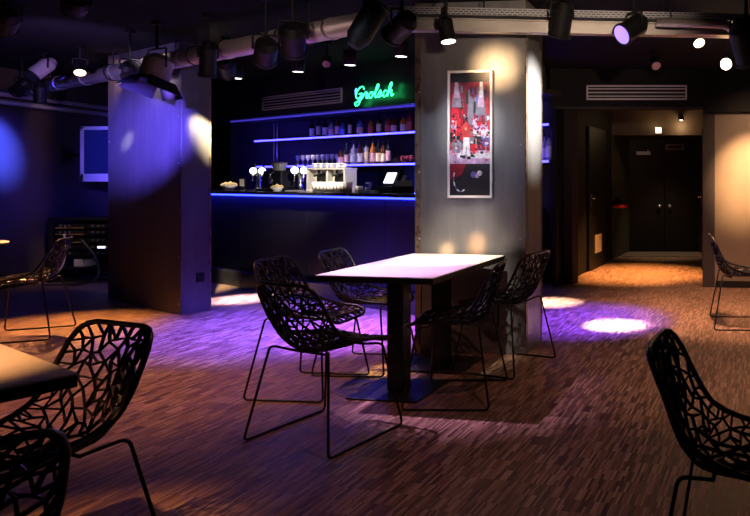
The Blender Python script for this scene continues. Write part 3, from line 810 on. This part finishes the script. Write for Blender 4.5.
t = thing('menu_holder', 'small dark menu holder with a pale card beside the larger popcorn bowl', 'menu holder', bar(t_of(241, 4.6), 4.6, CT), BA)
obj('base', B((0, 0, .01), (.16, .1, .02)), M['lamp_black'], t); obj('back', B((0, .02, .09), (.15, .012, .16)), M['lamp_black'], t); obj('card', B((.0, .012, .10), (.10, .006, .09)), M['silver'], t)
# ---- dark screen on the bar wall
oo = 6.57
o = thing('wall_screen', 'blank dark screen on the bar wall below the lower shelf', 'screen', bar(t_of(367, oo), oo, 1.25), BA)
obj('bezel', B((0, 0, 0), (.62, .05, .36)), M['lamp_black'], o, bevel=.006); obj('panel', B((0, -.027, 0), (.57, .006, .31)), M['lens_dark'], o)
# ---- downlights in the bar soffit
for i, x in enumerate((289, 328, 352, 367, 392, 408)):
    oo = 6.0
    t = thing('recessed_light', 'round recessed light in the bar ceiling above the shelves, %s from the left' % ORD[i], 'light', bar(t_of(x, oo), oo, 2.29), 0, 'recessed bar lights')
    bm = bmesh.new(); lathe(bm, [(.045, 0), (.062, 0), (.062, -.008), (.045, -.008), (.045, 0)], 22); obj('trim_ring', bm, M['brushed'], t)
    bm = bmesh.new(); lathe(bm, [(0, -.004), (.045, -.004)], 22); obj('lens', bm, M['lens_white'], t)
    spot(bar(t_of(x, oo), oo, 2.275), bar(t_of(x, oo), oo + .30, 1.1), 42, (1, .84, .76), 70, .8)

# ------------------------------------------------------------------ green neon script sign
sp = bar(t_of(375, 4.86), 4.86, 2.262)
t = thing('neon_sign', 'green glowing neon script sign on the black fascia above the bar', 'neon sign', sp, BA)
# handwriting strokes, letter height about 1 unit, drawn in x to the right and z up
G_ = [[(.62, .78), (.5, .98), (.28, .96), (.08, .7), (.06, .38), (.22, .2), (.42, .28), (.52, .52), (.3, .5)], [(.52, .52), (.5, .1), (.4, -.22), (.2, -.28), (.1, -.12), (.3, .0), (.62, .2)]]
r_ = [[(.62, .2), (.74, .5), (.84, .6), (.86, .5), (.96, .5), (.94, .3), (.98, .16), (1.1, .22)]]
o_ = [[(1.34, .55), (1.2, .52), (1.12, .34), (1.2, .16), (1.34, .18), (1.42, .36), (1.34, .55), (1.44, .46), (1.56, .46)]]
l_ = [[(1.56, .46), (1.72, .76), (1.74, .98), (1.66, 1.02), (1.6, .8), (1.6, .36), (1.68, .16), (1.8, .24)]]
s_ = [[(1.8, .24), (1.96, .6), (2.06, .4), (2.02, .2), (1.88, .16)], [(2.02, .2), (2.2, .28)]]
c_ = [[(2.46, .5), (2.34, .56), (2.24, .38), (2.28, .18), (2.42, .16), (2.54, .28)]]
h_ = [[(2.54, .28), (2.72, .74), (2.76, .98), (2.68, 1.04), (2.62, .8), (2.6, .16)], [(2.6, .3), (2.72, .54), (2.84, .52), (2.84, .26), (2.92, .16), (3.04, .26)]]
tick = [[(-.02, .92), (-.1, .74), (.02, .7)], [(-.05, .62), (.0, .5)]]
SX = .225; SZ = .165
def stroke(lst, name, m, slant=.32):
    bm = bmesh.new()
    for s in lst:
        tube(bm, [(x * SX * 1. + z * SZ * slant - 1.5 * SX, -.03, z * SZ - .4 * SZ) for x, _, z in [(p.x, 0, p.y) for p in catmull([(a, b, 0) for a, b in s], 6)]], .0072, 8)
    obj(name, bm, m, t)
for nm, l in (('letter_capital', G_), ('letter_second', r_), ('letter_third', o_), ('letter_fourth', l_), ('letter_fifth', s_), ('letter_sixth', c_), ('letter_last', h_)): stroke(l, nm, M['neon'])
stroke(tick, 'hop_mark', M['neon_core'])
bm = bmesh.new()
for x in (-.3, -.1, .1, .3): cyl(bm, (x, .035, .02), (x, -.03, .02), .005, n=8)
obj('tube_support', bm, M['rod'], t)

# ------------------------------------------------------------------ ducts, tray and pipes under the ceiling
def lt(p, z): return Vector((p[0], p[1], z))
pa = Vector((-7.35, 8.15, 2.385)); pbv = Vector((-1.85, 4.655, 2.385))
bm = bmesh.new(); tube(bm, [pa, pbv], .075, 20)
for k in range(9):
    p = pa.lerp(pbv, (k + .5) / 9); d = (pbv - pa).normalized(); tube(bm, [p - d * .02, p + d * .02], .08, 20)
dk = thing('ventilation_duct', 'long round silver duct crossing the ceiling in front of the left pillar', 'duct', (-4.6, 6.4, 2.385))
o = obj('pipe', bm, M['duct'], dk); o.location = (4.6, -6.4, -2.385)
for k in range(4):
    p = pa.lerp(pbv, .12 + .26 * k); bm = bmesh.new(); cyl(bm, (p.x, p.y, p.z + .07), (p.x, p.y, CZ), .006, n=8); tube(bm, [p + Vector((0, 0, .085 * math.cos(R(a)))) + Vector((.53, .84, 0)) * .085 * math.sin(R(a)) for a in range(0, 360, 24)], .006, 6, closed=True)
    o = obj('hanger', bm, M['rod'], dk); o.location = (4.6, -6.4, -2.385)
# box duct and cable tray running to the right above the central pillar
qa = Vector((-1.66, 4.66, 0)); qb = Vector((3.4, 5.10, 0)); QA = math.atan2((qb - qa).y, (qb - qa).x); ql = (qb - qa).length; qm = (qa + qb) / 2
t = thing('box_duct', 'flat tan metal box duct above the central pillar and the corridor', 'duct', (qm.x, qm.y, 2.32), QA)
bm = bmesh.new(); box(bm, (0, 0, .045), (ql, .12, .07)); box(bm, (0, -.063, .085), (ql, .012, .012)); obj('trunk', bm, M['duct'], t, bevel=.003)
bm = bmesh.new(); box(bm, (-1.53, -.09, .005), (1.95, .05, .03)); o = obj('conduit', bm, M['duct'], t)
t2 = thing('cable_tray', 'perforated grey cable tray lying above the flat box duct', 'cable tray', (qm.x, qm.y, 2.32), QA)
bm = bmesh.new(); box(bm, (0, .0, .107), (ql, .20, .004)); box(bm, (0, -.10, .13), (ql, .004, .05)); box(bm, (0, .10, .13), (ql, .004, .05)); obj('channel', bm, M['tray'], t2)
obj('perforated_lip', B((0, -.1035, .13), (ql, .003, .046)), perf_mat(), t2)
for k in range(4):
    bm = bmesh.new(); cyl(bm, (-ql / 2 + ql * (k + .5) / 4, 0, .109), (-ql / 2 + ql * (k + .5) / 4, 0, CZ - 2.32), .006, n=8); obj('hanger', bm, M['rod'], t2)
# bent pipe at the right border
yy = 4.60
bp_ = thing('bent_pipe', 'tan pipe bending down and right at the upper right border', 'pipe', (.7, yy, 2.2))
bm = bmesh.new(); tube(bm, fillet([(-.52, 0, .175), (.0, 0, .16), (.035, 0, -.01), (1.2, 0, -.03)], .09, 8), .032, 14); obj('pipe', bm, M['duct'], bp_)
for x, z in ((-.42, .2), (.6, .01), (1.1, .0)):
    bm = bmesh.new(); cyl(bm, (x, 0, z), (x, 0, CZ - 2.2), .005, n=8); obj('hanger', bm, M['rod'], bp_)
# wall conduits left
for lb_, z, yq in (('upper', 2.29, .0), ('lower', 2.20, .0)):
    bm = bmesh.new(); x = -7.30; tube(bm, [(x, 5.2, z), (x, 12.3, z)], .03, 12)
    tag(obj('wall_pipe', bm, M['duct']), 'pale pipe along the top of the left wall, %s of the two' % lb_, 'pipe', 'pipes on the left wall')

# ------------------------------------------------------------------ stage lamps
def stage_lamp(label, loc, target, L=.22, r=.075, lens='lens_dark', body='lamp_black', doors=False, group='stage lamps under the ceiling', top=None):
    """can with a yoke: loc is the middle of the can"""
    loc = Vector(loc); d = (Vector(target) - loc).normalized()
    t = thing('stage_lamp', label, 'stage lamp', loc, 0, group)
    f = d * L / 2
    bm = bmesh.new(); cyl(bm, -f * .55, f, r, n=22); cyl(bm, -f, -f * .55, r * .55, r, n=22)
    obj('housing', bm, M[body], t, smooth='auto')
    bm = bmesh.new(); q = d.to_track_quat('Z', 'Y').to_matrix(); lathe(bm, [(r * .9, 0), (r * 1.1, 0), (r * 1.1, .02), (r * .9, .02), (r * .9, 0)], 22, rot=q, c=f); obj('front_ring', bm, M['lamp_black'], t)
    bm = bmesh.new(); lathe(bm, [(0, .022), (r * .93, .0205)], 22, rot=q, c=f); obj('lens', bm, M[lens], t)
    side = d.cross(Vector((0, 0, 1)))
    if side.length < .1: side = Vector((1, 0, 0))
    side.normalize()
    tz = (CZ if top is None else top) - loc.z
    yk = min(tz - .02, r * 1.45)
    bm = bmesh.new()
    tube(bm, fillet([side * r * 1.12, side * r * 1.12 + Vector((0, 0, yk)), -side * r * 1.12 + Vector((0, 0, yk)), -side * r * 1.12], .02), .008, 6)
    obj('yoke', bm, M['lamp_black'], t)
    bm = bmesh.new(); cyl(bm, (0, 0, yk), (0, 0, tz), .012, n=10); box(bm, (0, 0, max(tz - .02, yk)), (.06, .05, .03)); obj('clamp', bm, M['lamp_black'], t)
    if doors:
        up = side.cross(d).normalized()
        for a, b in ((side, up), (-side, up), (up, side), (-up, side)):
            bm = bmesh.new(); c = f + a * r * 1.1; e = f + d * .1 + a * r * 1.75
            n_ = (e - c).cross(b).normalized() * .002
            vs = [c + b * r, c - b * r, e - b * r * 1.25, e + b * r * 1.25]
            v1 = [bm.verts.new(v + n_) for v in vs]; v2 = [bm.verts.new(v - n_) for v in vs]
            bm.faces.new(v1); bm.faces.new(list(reversed(v2)))
            for i in range(4): bm.faces.new((v1[i], v1[(i + 1) % 4], v2[(i + 1) % 4], v2[i]))
            obj('barn_door', bm, M['lamp_black'], t)
    return loc + f + d * .03
def at(x, y, Y): return Vector(((x - 630) / 670 * Y, Y, EYE - (y - 180) * Y / 670))

S = {}
S['a'] = stage_lamp('tan grey stage lamp hanging at the upper left, above the unlit cluster', at(43, 68, 6.9), at(5, 95, 6.6), .26, .07, 'lens_dark', 'lamp_grey')
S['b'] = stage_lamp('small stage lamp with a bright warm lens at the upper left', at(80, 66, 6.6), at(80, 100, 6.4), .14, .05, 'lens_warm')
S['c'] = stage_lamp('unlit black stage lamp on the left duct, left of the warm lit lamp', at(22, 86, 7.2), at(-30, 140, 7.4), .2, .06)
S['d'] = stage_lamp('unlit black stage lamp pointing down beside the left duct end', at(40, 92, 7.1), at(40, 150, 7.2), .2, .055)
S['e'] = stage_lamp('unlit black stage lamp in front of the duct over the left pillar', at(130, 70, 5.9), at(128, 140, 6.9), .2, .065)
S['f'] = stage_lamp('large tan grey stage lamp with black barn doors over the left pillar', at(157, 68, 5.6), at(150, 90, 5.55), .22, .11, 'lens_dark', 'lamp_grey', True)
S['g'] = stage_lamp('slim black stage lamp shining down on the narrow side of the left pillar', at(208, 58, 5.35), at(206, 110, 5.45), .26, .06, 'lens_pink')
S['h'] = stage_lamp('black stage lamp over the bar left end, beside the slim lamp', at(226, 66, 6.2), at(236, 100, 6.8), .22, .075)
S['i'] = stage_lamp('black stage lamp left of the middle of the duct', at(266, 50, 4.85), at(262, 80, 5.2), .24, .075)
S['j'] = stage_lamp('black stage lamp hanging before the bare stretch of duct', at(293, 38, 4.65), at(296, 80, 5.0), .24, .08)
S['k'] = stage_lamp('big black stage lamp tilted left near the central pillar', at(365, 27, 4.0), at(389, -12, 4.08), .28, .07, 'lens_dark')
S['l'] = stage_lamp('black stage lamp just left of the central pillar top', at(402, 26, 4.28), at(377, 52, 4.45), .22, .07, 'lens_dark')
S['m'] = stage_lamp('lit black lamp shining down beside the framed concert photograph', at(446, 28, 4.45), at(452, 60, 4.43), .15, .05, 'lens_white')
S['n'] = stage_lamp('black stage lamp with hanging box to the right of the central pillar', at(562, 18, 4.5), at(557, 52, 4.6), .22, .07)
S['o'] = stage_lamp('large black stage lamp with violet lens pointing down left', at(634, 27, 4.55), at(604, 46, 4.38), .22, .07, 'lens_violet')
S['p'] = stage_lamp('small lamp with glowing lens under the tray, left of the globe bulb', at(697, 38, 5.6), at(703, 52, 5.48), .1, .05, 'lens_warm')
S['q'] = stage_lamp('small unlit lamp with pinkish face above the corridor grille', at(654, 62, 6.9), at(662, 76, 6.7), .12, .05, 'lens_pink')
S['r'] = stage_lamp('black stage lamp cut off at the right border beside the bent pipe', at(746, 40, 4.4), at(760, 100, 4.6), .28, .1)
S['s'] = stage_lamp('black stage lamp at the top edge above the left lamps', at(77, 5, 4.6), at(60, 30, 5.2), .22, .07)
S['t'] = stage_lamp('black stage lamp at the top left corner of the ceiling', at(6, 20, 5.0), at(-10, 60, 5.4), .24, .08)
# cylinder downlights over the bar front
for i, (x, y, Y) in enumerate(((237, 72, 7.0), (298, 65, 6.6), (350, 58, 6.3), (401, 49, 6.0))):
    p = at(x, y, Y)
    t = thing('cylinder_downlight', 'black cylinder lamp with a bright lens over the bar, %s from the left' % ORD[i], 'lamp', p, 0, 'cylinder lamps over the bar')
    bm = bmesh.new(); lathe(bm, [(0, .07), (.055, .07), (.06, .06), (.06, -.07), (.05, -.07), (.05, -.05), (0, -.05)], 22); obj('housing', bm, M['lamp_black'], t)
    bm = bmesh.new(); lathe(bm, [(0, -.066), (.05, -.066)], 22); obj('lens', bm, M['lens_white'], t)
    bm = bmesh.new(); cyl(bm, (0, 0, .07), (0, 0, CZ - p.z), .01, n=8); obj('stem', bm, M['lamp_black'], t)
# little gobo lamp between the cylinders
S['u'] = stage_lamp('tiny lamp with an amber face between two bar cylinder lamps', at(327, 62, 6.4), at(322, 80, 6.0), .09, .035, 'lens_pink')
# globe bulb
gpz = at(726, 64, 6.0)
t = thing('globe_lamp', 'glowing round globe bulb hanging at the upper right', 'lamp', gpz)
bm = bmesh.new(); bmesh.ops.create_uvsphere(bm, u_segments=24, v_segments=16, radius=.05); obj('globe', bm, M['globe'], t, smooth=True)
bm = bmesh.new(); cyl(bm, (0, 0, .045), (0, 0, .09), .018, n=12); obj('socket', bm, M['lamp_black'], t)
bm = bmesh.new(); cyl(bm, (0, 0, .09), (0, 0, CZ - gpz.z), .004, n=8); obj('cord', bm, M['rubber'], t)

# ------------------------------------------------------------------ television and equipment rack
t = thing('television', 'silver framed flat television glowing dim blue beside the left pillar', 'television', (-6.52, 8.55, 1.62))
bm = bmesh.new(); e = .045
box(bm, (-.45, 0, 0), (e, .07, .70)); box(bm, (.45, 0, 0), (e, .07, .70)); box(bm, (0, 0, .33), (.945, .07, e)); box(bm, (0, 0, -.30), (.945, .07, .10)); obj('bezel', bm, M['silver'], t, bevel=.006)
obj('screen', B((0, -.02, .03), (.86, .012, .60)), M['screen_blue'], t); obj('back_cover', B((0, .06, .02), (.8, .08, .55)), M['lamp_black'], t, bevel=.02)
bm = bmesh.new(); box(bm, (-.2, .16, .0), (.06, .14, .2)); tube(bm, [(-.2, .2, 0), (-.85, .25, 0)], .02); box(bm, (-.86, .25, 0), (.02, .16, .2)); obj('wall_arm', bm, M['lamp_black'], t)
t = thing('equipment_rack', 'black equipment rack with amber trimmed audio units against the left wall', 'rack', (-6.84, 8.62, 0))
bm = bmesh.new()
for x in (-.44, .44):
    for y in (-.2, .2): box(bm, (x, y, .41), (.035, .035, .82))
for z in (.05, .80):
    for y in (-.2, .2): box(bm, (0, y, z), (.9, .03, .03))
    for x in (-.44, .44): box(bm, (x, 0, z), (.03, .42, .03))
obj('post_frame', bm, M['lamp_black'], t)
for z in (.18, .80): obj('shelf_board', B((0, 0, z), (.88, .42, .02)), M['lamp_black'], t)
obj('back_panel', B((0, .19, .49), (.86, .01, .60)), M['lamp_black'], t)
un = [(.705, M['brass']), (.625, M['brass']), (.525, M['brass']), (.44, M['lamp_black']), (.36, M['lamp_black'])]
for k, (z, m) in enumerate(un):
    for s, w in ((-1, .36), (1, .42)):
        u_ = obj('audio_unit', B((s * .21, -.02, z), (w, .34, .055)), M['lamp_black'], t, bevel=.003)
        bm = bmesh.new(); box(bm, (s * .21, -.195, z - .018), (w, .006, .009)); obj('front_trim', bm, m if s < 0 else M['lamp_black'], u_)
        bm = bmesh.new()
        for q in range(3): cyl(bm, (s * .21 - w * .3 + q * w * .16, -.19, z + .008), (s * .21 - w * .3 + q * w * .16, -.205, z + .008), .011, n=10)
        obj('knob', bm, M['brushed'], u_)
bm = bmesh.new(); box(bm, (-.10, -.08, .245), (.13, .2, .09)); o = obj('power_strip', bm, M['silver'], t)
o = obj('meter', B((.20, -.205, .445), (.09, .012, .025)), M['screen_white'], t)
for nm, m, pts, rr, lab in [('cable', 'cable_grey', [(-7.06, 8.36, .62), (-7.02, 8.33, .4), (-7.05, 8.3, .2), (-7.18, 8.28, .08), (-7.25, 8.2, .012)], .014, 'grey cable hanging from the equipment rack to the floor'),
                            ('cable', 'rubber', [(-6.85, 8.36, .55), (-6.62, 8.30, .32), (-6.56, 8.25, .10), (-6.75, 8.2, .014), (-7.15, 8.15, .014)], .014, 'black cable looping from the equipment rack to the floor')]:
    bm = bmesh.new(); tube(bm, catmull(pts, 8), rr, 8); tag(obj(nm, bm, M[m]), lab, 'cable', 'cables at the rack')

# ------------------------------------------------------------------ light
w = bpy.data.worlds.new('night'); scene.world = w; w.use_nodes = True
w.node_tree.nodes['Background'].inputs['Color'].default_value = (.006, .006, .012, 1)
w.node_tree.nodes['Background'].inputs['Strength'].default_value = 1.
WARM = (1, .62, .30); WHITE = (1, .86, .72); VIOLET = (.24, .10, 1.); gp = Vector(gp); CYANB = (.035, .14, 1.); PURPLE = (.16, .05, 1.)
def sp_(loc, tgt, p, c, deg, bl=.6, size=.03): return spot(Vector(loc), Vector(tgt), p, c, deg, bl, size)
# central pillar and its poster
sp_(S['m'], (-1.02, 4.96, 2.15), 60, WARM, 46, 1.)
sp_((-1.75, 2.4, 2.5), (-1.27, 5.0, 1.50), 95, (.70, .78, 1.), 25, .8, .06)
sp_((.35, 4.95, 2.35), (-.72, 5.13, 1.84), 800, (1, .92, .82), 42, 1.)
sp_((-1.10, 2.9, 2.3), (-1.14, 5.0, .80), 1500, (1, .46, .16), 4.2, 1.)  # added spot imitating lamp light reflected off the tabletop
sp_((-1.30, 2.9, 2.3), (-1.37, 5.0, .765), 2200, (1, .55, .24), 3.2, 1.)  # second added spot for the tabletop reflection, close above the table
sp_((-1.35, 3.3, 2.5), (-1.19, 5.0, 1.66), 170, (1, .95, .95), 19, 1.)
# pillar tables
sp_((-1.0, 4.2, 2.5), (-1.28, 4.72, .74), 420, (1, .85, .68), 32, .9)
sp_((-2.6, 4.3, 2.5), (-1.50, 4.12, .74), 560, (.92, .50, 1.), 30, .9)
sp_((-2.5, 5.2, 2.45), (-1.80, 4.66, .46), 1500, (1, .62, .14), 9, .8)
# left pillar
sp_((-4.5, 5.3, 2.45), (-5.22, 6.96, 1.70), 900, (.95, .88, 1), 6, 1.)
sp_((-3.75, 5.9, 2.5), (-4.20, 6.54, 1.72), 8000, (1, .80, .48), 17, 1.)
sp_((-3.5, 4.3, 1.95), (-4.82, 6.72, 1.74), 5600, (.13, .08, 1.), 25, 1.)
sp_((-3.9, 5.2, 2.5), (-4.55, 6.5, 2.3), 260, (1, .85, .72), 20, 1.)
# left wall wash
sp_((-6.2, 7.3, 2.45), (-7.4, 7.78, 1.66), 3600, (.06, .10, 1.), 30, 1.)
sp_((-6.2, 7.3, 2.45), (-7.4, 7.95, 1.45), 260, (.06, .03, 1.), 50, 1.)
sp_((-5.6, 7.4, 2.5), (-6.6, 8.7, 0), 45, VIOLET, 40, .9)
sp_((-5.2, 6.9, 2.5), (-7.4, 8.9, 1.3), 95, (1, .55, .62), 76, 1.)
# floor in front of the bar
sp_((-3.0, 5.9, 2.5), (-3.05, 6.0, 0), 3000, (.13, .07, 1.), 66, 1.)
sp_((-4.107, 7.0, 2.345), (-4.20, 7.25, 0), 3200, (.9, .66, 1.), 20, 1.)
sp_((-2.2, 5.8, 2.5), (-2.2, 5.7, 0), 2400, (.32, .10, 1.), 40, 1.)
# pools on the floor right of the pillar
sp_((-.05, 5.6, 2.5), (-.13, 5.95, 0), 6000, (1, .84, .95), 15, 1.)
sp_((-.6, 6.7, 2.5), (-.83, 7.05, 0), 3600, (1, .76, .72), 17, 1.)
sp_((-.2, 5.9, 2.5), (-.42, 6.2, 0), 2600, (.14, .05, 1.), 42, 1.)
# corridor and right wall
sp_((.35, 9.0, 2.5), (.12, 9.2, 0), 1700, (1, .42, .13), 54, 1.)
sp_((.7, 11.3, 2.5), (.55, 11.6, 0), 90, (1, .72, .46), 50, .8)
point((.82, 10.70, 2.16), 5, WARM, .03)
point((.40, 10.70, 2.16), 1.2, WARM, .03)
sp_((1.7, 6.4, 2.3), (1.47, 8.0, 1.34), 1500, (1, .58, .26), 34, 1.)
sp_((1.7, 6.7, 2.45), (1.5, 8.0, 1.5), 120, (1, .60, .34), 70, 1.)
sp_(S['p'], (.9, 6.7, 0), 900, (1, .50, .30), 72, 1.)
point(gpz + Vector((0, 0, -.07)), 5, WARM, .05)
# left part of the floor and the near table
sp_(S['b'], (-5.0, 5.75, 0), 900, (1, .42, .12), 48, .9)
sp_((-2.6, 1.2, 2.55), (-2.15, 1.9, .74), 430, (1, .42, .14), 26, .9)
sp_((-3.6, 3.9, 2.5), (-3.1, 4.6, 0), 270, (1, .40, .26), 82, 1.)  # wide soft warm fill added over the left floor
# general dim warm light over the near floor
sp_((.9, 3.4, 2.55), (.8, 4.9, 0), 135, (1, .50, .36), 74, 1.)
sp_((-.5, 2.8, 2.55), (-.9, 3.4, 0), 34, (1, .46, .42), 96, 1.)
# bar interior; the blue points are added fill, no bulbs there
point(bar(-11.6, 5.6, 1.8), 42, (.07, .045, 1.), .1)
point(bar(-9.4, 5.7, 2.1), 6, (.12, .07, 1.), .1)
point(bar(-6.6, 5.9, 2.0), 7, (.12, .07, 1.), .1)
point(bar(-7.75, 6.40, 1.30), 6, (.05, .10, 1.), .03)
spot(bar(t_of(330, 3.6), 3.6, 2.2), bar(t_of(326, 4.6), 4.6, 1.25), 420, (1, .86, .70), 34, .8)  # added from the room side to brighten espresso machine and tumblers
spot(bar(t_of(240, 4.4), 4.4, 2.1), bar(t_of(240, 4.55), 4.55, 1.2), 60, (1, .8, .62), 60, .8)
sp_((-5.6, 7.3, 2.3), (-6.95, 8.42, .6), 120, (1, .62, .3), 18, .8)  # added to bring out the dark equipment rack at the left wall
point(bar(-5.6, 6.0, 1.85), 9, (.10, .06, 1.), .05)  # added blue fill for the niche end past the central pillar
sp_((-3.9, 5.3, 2.0), gp, 700, (.24, .12, 1.), 22, 1.)  # added violet wash on the fascia grille, from no fixture
# washes added to brighten the ducts, no fixtures behind them
sp_((-4.6, 4.9, 1.9), (-5.2, 6.7, 2.4), 170, (.44, .30, 1.), 80, 1.)
sp_((-1.6, 1.4, 1.9), (-2.7, 5.2, 2.36), 150, (1, .66, .62), 26, 1.)
sp_((.2, 1.2, 1.95), (-.5, 4.7, 2.38), 330, (1, .74, .52), 34, 1.)

# ------------------------------------------------------------------ camera and view
cam = bpy.data.cameras.new('camera'); co = bpy.data.objects.new('camera', cam); COL.objects.link(co)
cam.sensor_width = 36; cam.lens = 670 / 750 * 36; cam.shift_x = -(630 - 375) / 750; cam.shift_y = -78 / 750
co.location = (0, 0, EYE); co.rotation_euler = (R(90), 0, 0); cam.clip_start = .05
scene.camera = co
scene.cycles.use_denoising = True
vs = scene.view_settings
vs.view_transform = 'Standard'; vs.look = 'None'; vs.exposure = 0.; vs.gamma = 1; vs.use_curve_mapping = False
